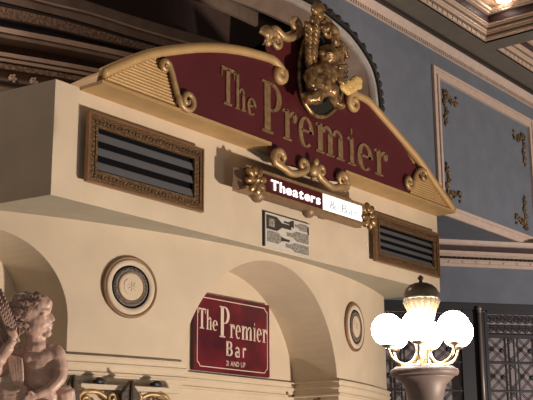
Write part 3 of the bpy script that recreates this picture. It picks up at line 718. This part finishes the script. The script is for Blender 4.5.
# ------------------------------------------------------------------ gilded capital under the cornice with dark leaves
cp = thing('pilaster_capital', 'gilded pilaster capital with scrolls and dark leaves below the cornice at lower left', 'capital', (7.35, bow(7.35)-.02, 2.08), math.atan((7.4-CX)/8))
bm = B(); box(bm, -.42, .42, -.06, -.012, -1.1, .33); obj('pilaster', bm, M['plaster'], cp)
bm = B(); box(bm, -.52, .55, -.14, -.02, .33, .375); obj('abacus', bm, M['plaster'], cp)
def volutes(cx, s):
    bm = B()
    pa = smoothpath([(cx-s*.22, -.10, .10), (cx-s*.18, -.12, .20), (cx-s*.02, -.14, .30), (cx+s*.12, -.15, .30)], 5)+spiral(cx+s*.13, .22, .085, .015, PI*.5, -s*1.4, -.16, 24)
    tube(bm, pa, [.018, .02, .024, .022, .014], 7)
    pa = spiral(cx-s*.16, .26, .065, .012, 0, s*1.3, -.15, 20); tube(bm, pa, [.02, .012], 7)
    pa = spiral(cx+s*.0, .14, .075, .012, PI*.3, s*1.5, -.15, 20); tube(bm, pa, [.02, .012], 7)
    for k in range(7):
        ell(bm, (cx+random.uniform(-.2, .2), -.13+random.uniform(-.02, .02), random.uniform(.05, .28)), random.uniform(.015, .03), seg=7)
    return bm
obj('volute', volutes(-.36, -1), M['gold'], cp, True); obj('volute', volutes(.20, 1), M['gold'], cp, True)
def leaf(cx, z0, z1, w):
    bm = B(); L = []
    for k in range(9):
        u = k/8; ww = w*(1-u)**.7*(1+.18*math.sin(k*2.4)); L.append((cx-ww, z0+(z1-z0)*u))
    Rr = [(2*cx-a, b) for a, b in reversed(L[:-1])]
    prism(bm, L+Rr, -.21, -.15); tube(bm, [(cx, -.22, z0), (cx, -.225, z1)], [.03, .01], 6); return bm
obj('acanthus_leaf', leaf(-.64, -.1, .44, .15), M['capdark'], cp); obj('acanthus_leaf', leaf(-.04, -.1, .42, .22), M['capdark'], cp)
for px, py, lab in [(100, 381, 'small black oval fixture on the cornice, leftmost, above the gilded capital'), (157, 384, 'small black oval fixture on the cornice just left of the bar sign'),
                    (293, 396, 'small black oval fixture inside the niche below the right edge of the bar sign'), (319, 399, 'small black oval fixture at the bottom edge, beside the niche corner')]:
    if px < 200:
        d = ray(px, py); tt = 7.0/d.y; p = EYE+d*tt
        for _ in range(8): tt = (bow((EYE+d*tt).x)-.14)/d.y; p = EYE+d*tt
    elif px < 300: p = on_y(px, py, 7.95)
    else: p = EYE+ray(px, py)*((10.62)/ray(px, py).x)
    t = thing('cornice_fixture', lab, 'fixture', tuple(p)); bm = B()
    k = 1.0 if px < 200 else .5
    ell(bm, (0, 0, 0), (.055*k, .03*k, .035*k)); obj('cap', bm, M['iron'], t, True)
    bm = B(); tube(bm, [(0, 0, 0), (0, .08, 0)], .015*k, 6); obj('stem', bm, M['iron'], t)

# ------------------------------------------------------------------ corner ornaments of the blue panel
def corner_ornament(cx, cz, sx, sz, label):
    t = thing('corner_ornament', label, 'ornament', (cx, 8.99, cz), 0, 'gilt corner ornaments of the blue panel')
    bm = B(); r = random.Random(3)
    tube(bm, [(0, 0, 0), (sx*.02, 0, -sz*.25), (0, 0, -sz*.62)], [.03, .02, .008], 6)
    tube(bm, [(0, 0, 0), (sx*.22, 0, -sz*.05), (sx*.45, 0, -sz*.14)], [.03, .02, .01], 6)
    for (a, b, rr, d) in [(.10, -.05, .07, 1), (.25, -.10, .06, -1), (.40, -.12, .05, 1), (-.02, -.18, .06, 1), (.05, -.32, .05, -1), (-.01, -.46, .045, 1), (.0, .03, .06, -1)]:
        tube(bm, spiral(sx*a, sz*b, rr, .012, 0, d*1.2, -.01, 16), [.022, .012], 6)
    for k in range(16):
        ell(bm, (sx*r.uniform(-.05, .08), -.01, sz*r.uniform(-.6, .08)), r.uniform(.014, .028), seg=6)
        ell(bm, (sx*r.uniform(0, .45), -.01, sz*r.uniform(-.2, .05)), r.uniform(.014, .028), seg=6)
    obj('scrollwork', bm, M['ornament'], t, True)
for px, py, sx, sz, lab in [(444, 93, 1, 1, 'gilt corner ornament at the upper left of the blue wall panel'), (523, 137, -1, 1, 'gilt corner ornament at the upper right of the blue wall panel'),
                            (448, 196, 1, -1, 'gilt corner ornament at the lower left of the blue wall panel'), (526, 226, -1, -1, 'gilt corner ornament at the lower right of the blue wall panel')]:
    p = on_y(px, py, 8.99); corner_ornament(p.x, p.z, sx, sz, lab)

# ------------------------------------------------------------------ iron gates
def gate(s0, s1, label, left_frame):
    c = onrail(s0); t = thing('iron_gate', label, 'gate', (c.x, c.y, 2.2), math.atan2(DR.y, DR.x))
    L = s1-s0; zb = 2.2
    bm = B(); box(bm, 0, L, .14, .17, 0, 4.62-zb); obj('screen', bm, M['backing'], t)
    bm = B(); box(bm, 0, .06, -.03, .05, 0, 4.62-zb); box(bm, L-.06, L, -.03, .05, 0, 4.62-zb); box(bm, .06, L-.06, -.03, .05, 4.60-zb, 4.66-zb)
    box(bm, .06, L-.06, -.03, .05, 4.15-zb, 4.21-zb); obj('frame', bm, M['iron'], t)
    bm = B(); x = .13
    while x < L-.1:
        for (z, d) in ((4.30, 1), (4.50, -1)):
            tube(bm, spiral(x, z-zb, .085, .015, 0, d*1.4, 0, 18), .014, 5)
            tube(bm, spiral(x+.07, z-zb+.02, .06, .015, PI, -d*1.3, 0, 14), .012, 5)
        x += .145
    obj('scroll_frieze', bm, M['iron'], t)
    n = max(1, round((L-.12)/.58)); cw = (L-.12)/n
    bm = B(); bmr = B(); spots = []
    for k in range(n+1):
        x = .06+k*cw
        if 0 < k < n:
            for dx in (-.035, .035): box(bm, x+dx-.011, x+dx+.011, -.015, .015, 0, 4.15-zb)
    zz = [4.15, 3.68, 3.16, 2.66, 2.2]
    for a, b in zip(zz, zz[1:]):
        box(bm, .06, L-.06, -.017, .017, b-zb-.014, b-zb+.014)
        for k in range(n):
            x0, x1 = .06+k*cw+(.035 if k else 0), .06+(k+1)*cw-(.035 if k < n-1 else 0); za, zc = a-zb, b-zb
            for o in (-.022, .022):
                tube(bm, [(x0, 0, za+o), (x1, 0, zc+o)], .009, 5); tube(bm, [(x0, 0, zc+o), (x1, 0, za+o)], .009, 5)
            spots.append(((x0+x1)/2, -.01, (za+zc)/2))
    obj('lattice', bm, M['iron'], t); ell(bmr, (0, 0, 0), (.05, .025, .045), seg=10); r0 = obj('rosette', bmr, M['iron'], t, True); r0.location = spots[0]
    for q in spots[1:]:
        r1 = r0.copy(); sc.collection.objects.link(r1); r1.location = q
gate(.84, 3.2, 'black iron lattice gate right of the tall slim post at lower right', True)
gate(-2.6, .42, 'black iron lattice gate behind the glowing globe lamp', False)
c = onrail(0)
bm = B()
for s0, s1, z0, z1, o in [(-2.7, 4, 4.66, 4.78, .05), (.42, .84, 2.2, 4.66, .02)]:
    a, b = onrail(s0), onrail(s1); n = Vector((DR.y, -DR.x)); q = [a+n*o, b+n*o, b-n*.05, a-n*.05]; hprism(bm, [(p.x, p.y) for p in q], z0, z1)
struct(obj('trim_50', bm, M['iron']))
p = onrail(.72)+Vector((DR.y, -DR.x))*.08
pt = thing('gate_post', 'tall slim dull bronze post between the iron gates', 'post', (p.x, p.y, 2.2))
bm = B(); lathe(bm, [(.034, 0), (.034, 2.42)], seg=16); obj('shaft', bm, M['ironpost'], pt, True)
bm = B(); ell(bm, (0, 0, 2.47), (.05, .05, .05)); lathe(bm, [(.045, 2.40), (.045, 2.43)], seg=16); obj('finial', bm, M['ironpost'], pt, True)

# ------------------------------------------------------------------ globe lamp
LD = 7.86
base = at_depth(424.2, 368, LD); S = LD/FPX          # metres per photo unit at the lamp
lamp = thing('globe_lamp', 'pedestal lamp with a ring of glowing white globes and a dark domed cap', 'lamp', (base.x, base.y, 0))
zr = base.z
def lmz(py): return zr+(368-py)*S*1.02
bm = B(); lathe(bm, [(.30, 0), (.30, .12), (.22, .16), (.13, .3), (.115, zr-.55), (.125, zr-.22), (.15, zr-.12), (.198, zr-.075), (.215, zr-.06)], seg=40); obj('stone_pedestal', bm, M['pedestal'], lamp, True)
bm = B(); lathe(bm, [(.215, zr-.06), (.240, zr-.05), (.246, zr-.03), (.24, zr-.012), (.225, zr-.008), (.22, zr)], seg=40); obj('stone_bowl_rim', bm, M['pedestal'], lamp, True)
bm = B(); lathe(bm, [(.21, zr-.008), (.21, zr+.008), (.18, zr+.014), (.06, zr+.02), (.05, zr+.05), (.03, zr+.06), (.03, lmz(332)), (.05, lmz(326))], seg=32)
for k in range(6):
    a = k*PI/3; tube(bm, [(.05*math.cos(a), .05*math.sin(a), zr+.02), (.05*math.cos(a), .05*math.sin(a), lmz(328))], .008, 6)
obj('brass_stem', bm, M['brass'], lamp, True)
camdir = math.atan2(F.y, F.x); rightdir = camdir-PI/2
gz = lmz(331.5)
for k in range(6):
    a = rightdir+math.radians(15)+k*PI/3; u = Vector((math.cos(a), math.sin(a), 0)); R_ = .270
    bm = B(); pa = smoothpath([u*.05+Vector((0, 0, zr+.11)), u*.085+Vector((0, 0, zr+.05)), u*.15+Vector((0, 0, zr+.025)), u*.235+Vector((0, 0, zr+.06)), u*R_+Vector((0, 0, zr+.13)), u*R_+Vector((0, 0, gz-.115))], 5)
    tube(bm, pa, .010, 8); arm = obj('arm', bm, M['brass'], lamp, True)
    bm = B(); lathe(bm, [(.012, -.02), (.045, -.005), (.05, .012), (.03, .015)], (u.x*R_, u.y*R_, gz-.112), seg=18); obj('globe_holder', bm, M['brass'], arm, True)
    bm = B(); ell(bm, (u.x*R_, u.y*R_, gz), .116, seg=28); obj('globe', bm, M['globe'], arm, True)
bm = B(); lathe(bm, [(.04, lmz(330)), (.075, lmz(322)), (.092, lmz(313)), (.112, lmz(306)), (.122, lmz(301)), (.10, lmz(300))], seg=32)
for k in range(16):
    a = k*PI/8; tube(bm, [(.07*math.cos(a), .07*math.sin(a), lmz(324)), (.096*math.cos(a), .096*math.sin(a), lmz(311)), (.128*math.cos(a), .128*math.sin(a), lmz(302))], .012, 6)
obj('fluted_glass', bm, M['tulip'], lamp, True)
bm = B(); lathe(bm, [(.115, lmz(301.5)), (.132, lmz(300.5)), (.134, lmz(298.5)), (.128, lmz(297)), (.127, lmz(294)), (.112, lmz(289.5)), (.085, lmz(286)), (.05, lmz(284)), (.02, lmz(283.2))], seg=40)
obj('dome_cap', bm, M['bronzedark'], lamp, True)
bm = B(); lathe(bm, [(.02, lmz(284)), (.012, lmz(282)), (.012, lmz(281)), (.022, lmz(279.5)), (.022, lmz(278)), (.010, lmz(276.5)), (.002, lmz(275.5))], seg=16); obj('finial', bm, M['bronzedark'], lamp, True)

# ------------------------------------------------------------------ stone cherub at lower left
SD = 6.6; K = SD/FPX
root = at_depth(34, 470, SD)
st = thing('cherub_statue', 'mauve brown stone cherub with curly hair holding a sheaf of wheat at lower left', 'statue', tuple(root))
SI = Matrix.Translation(-root)
AX = Matrix(((RT.x, F.x, UP.x, 0), (RT.y, F.y, UP.y, 0), (RT.z, F.z, UP.z, 0), (0, 0, 0, 1)))
def W3(px, py, d=0): return at_depth(px, py, SD)+F*(d*K)
def e3(bm, px, py, d, rx, rd, ry, rot=0, seg=16):
    ell(bm, W3(px, py, d), (rx*K, rd*K, ry*K), AX @ Matrix.Rotation(math.radians(rot), 4, 'Y'), seg)
def c3(bm, pts, rad, n=4, seg=12): tube(bm, smoothpath([W3(*p) for p in pts], n), [r*K for r in rad], seg)
bm = B()
# head, turned to the right
e3(bm, 31, 313, 3, 18, 18, 18.5); e3(bm, 37, 321, 0, 15, 14.5, 14.5); e3(bm, 40.5, 306, 0, 11.5, 13.5, 12); e3(bm, 36, 329, -3, 9, 9, 7.5)     # skull, jaw, brow, cheek
e3(bm, 45.5, 322, -3, 6.5, 7.5, 7.5); e3(bm, 43, 324, -8, 5.5, 5, 6)                                                          # cheek
e3(bm, 49.8, 304, -1, 2.4, 8, 5); e3(bm, 50.0, 309.3, -3, 2.0, 8, 1.6, 0)                                                    # forehead, brow ridge
e3(bm, 51.5, 317, -1.5, 2.8, 2.6, 4.6, -24); e3(bm, 53.2, 319.6, -1.5, 2.4, 2.8, 1.9)                                         # nose
e3(bm, 50.8, 324.6, -1.5, 2.6, 4.2, 1.6); e3(bm, 50.3, 328.0, -1.5, 2.6, 4.0, 1.7); e3(bm, 47.5, 333.2, -1.5, 4.6, 5, 4.0)       # lips, chin
e3(bm, 45.0, 313.0, -10.2, 2.8, 2.4, 1.9); e3(bm, 44.8, 308.8, -10.6, 4.6, 2.0, 1.0, 6); e3(bm, 45, 315.8, -9.2, 3.8, 2.2, .9)    # eye and lids
e3(bm, 24, 319, -12, 2.6, 2.2, 4.2)                                                                                          # ear
c3(bm, [(34, 326, 3), (35, 338, 3), (36, 350, 3)], [11, 10.5, 13])                                                            # neck
# torso
e3(bm, 44, 350, 4, 15, 10, 6); e3(bm, 43, 356, 2, 20, 12, 10); e3(bm, 36, 326, -3, 12.5, 12, 9.5); e3(bm, 37, 354, 6, 19, 13, 10); e3(bm, 38, 366, 4, 19, 14, 15); e3(bm, 30, 358, 0, 10, 9, 8.5); e3(bm, 47, 358, 0, 9, 9, 8.5); e3(bm, 38, 380, 2, 18, 15, 14); e3(bm, 40, 396, 3, 22, 17, 16); e3(bm, 38, 420, 4, 25, 18, 24)
# right side (viewer's right) arm
c3(bm, [(51, 350, 4), (57, 355, 1), (60.5, 366, -2), (61, 376, -6), (54, 385, -12), (44, 390, -17), (37, 393, -19)], [8, 8.6, 7.8, 7.0, 6.2, 5.0, 4.2])
# hand with fingers
e3(bm, 35, 393.5, -20, 5, 3.2, 4.6, 20)
for k in range(4): c3(bm, [(34-k*.4, 391+k*2.3, -22), (30-k*.6, 393+k*2.3, -23), (27-k*.3, 396+k*2.2, -21)], [1.5, 1.35, 1.1], 3, 8)
c3(bm, [(38, 390.5, -22), (36, 387.5, -24), (32.5, 387.5, -24)], [1.6, 1.5, 1.2], 3, 8)
# other arm: raised, bent round the sheaf
c3(bm, [(20, 352, 6), (12, 362, 0), (2, 368, -8), (-8, 366, -14)], [9, 9, 8.5, 8])
c3(bm, [(-8, 366, -14), (2, 357, -19), (11, 347, -21), (18, 337, -21)], [8.5, 8.2, 6.6, 4.6])
e3(bm, 18, 333, -21, 4.6, 3.4, 5)
for k in range(4): c3(bm, [(15+k*2.2, 332, -23), (13+k*2.2, 328, -25), (11+k*2.0, 326, -22)], [1.5, 1.4, 1.1], 3, 8)
# lower body
c3(bm, [(30, 410, 2), (26, 440, 0), (28, 466, 2)], [17, 14, 11]); c3(bm, [(50, 408, 2), (54, 440, 0), (50, 466, 2)], [17, 14, 11]); c3(bm, [(62, 388, 4), (64, 400, 4), (62, 420, 4)], [8, 11, 12])
ob = clay('body', bm, M['stone'], st, .0062, 2); ob.matrix_parent_inverse = SI
# hair: curls
bm = B(); rr = random.Random(11)
e3(bm, 26, 309, 4, 17.5, 17.5, 17)
def curl(px, py, d, r, turn=1):
    pts = []
    for i in range(13):
        a = i/12*2*PI*1.25*turn; q = r*(1-i/16); pts.append((px+q*math.cos(a), py+q*math.sin(a), d-i*.12))
    tube(bm, [W3(*p) for p in pts], [r*.42*K*(1-i/26) for i in range(13)], 7)
for px, py, d in [(40, 294, -8), (33, 292.5, -8), (26, 293, -8), (19, 296, -8), (14, 302, -8), (37, 300, -13), (30, 299, -14), (23, 301, -14), (17, 307, -12), (12, 311, -6), (31, 306, -16),
                  (24, 308, -16), (18, 314, -14), (13, 319, -8), (28, 313, -16.5), (22, 320, -15), (17, 325, -11), (28, 320, -15), (25, 327, -12), (36, 291.5, 2), (26, 291.5, 2), (17, 295, 2), (11, 305, 2), (20, 331, -6), (31, 326, -13)]:
    curl(px+rr.uniform(-.6, .6), py+2.2+rr.uniform(-.6, .6), d, rr.uniform(3.3, 4.3), rr.choice((-1, 1)))
ob = clay('hair', bm, M['hair'], st, .0052, 1); ob.matrix_parent_inverse = SI
# drapery over the chest and hips
bm = B()
for k in range(5): c3(bm, [(12+k*3.0, 352+k*.8, -12-k*.3), (14+k*2.9, 368, -15), (17+k*2.4, 384, -16)], [1.3, 1.7, 1.4], 4, 8)
for k in range(4): c3(bm, [(-8, 374+k*5, -14), (6, 386+k*4.5, -20), (20, 388+k*4, -20), (31, 384+k*4, -17)], [3.2, 3.4, 3.0, 2.2], 4, 8)
for k in range(8): c3(bm, [(12+k*6.4, 398+abs(k-4), -14), (11+k*6.6, 430, -15), (10+k*6.8, 470, -15)], [3, 4, 4.5], 4, 8)
e3(bm, 36, 425, 2, 28, 20, 30)
for k in range(10): c3(bm, [(8+k*5.6, 424, -4), (8+k*5.8, 468, -6)], [6, 7], 3, 8)
ob = clay('drapery', bm, M['stone'], st, .0055, 1); ob.matrix_parent_inverse = SI
# wheat sheaf
bm = B()
for k in range(9):
    x0, y0, x1, y1 = 22-k*2.4, 340+k*1.0, 4-k*3.2+rr.uniform(-1, 1), 288+k*3.4; d0 = -14-(k % 3)*2
    c3(bm, [(x0, y0, d0), ((x0+x1)/2+1.2, (y0+y1)/2, d0-3), (x1, y1, d0)], [1.6, 2.2, 2.0], 5, 7)
    for j in range(10):
        u = .25+.72*j/10; px = x0+(x1-x0)*u+1.2*(1-abs(2*u-1)); py = y0+(y1-y0)*u
        for s in (-1, 1): e3(bm, px+s*1.9, py-s*.6, d0-3, 1.1, 1.3, 2.3, -18+s*24, 6)
ob = obj('wheat_sheaf', bm, M['hair'], st, True); ob.matrix_parent_inverse = SI
bm = B(); c0 = Vector((0, 0, 0)); lathe(bm, [(.30, -.9), (.30, -.8), (.24, -.75), (.24, -.08), (.28, -.04), (.28, .0)], seg=32); obj('plinth', bm, M['stone'], st)
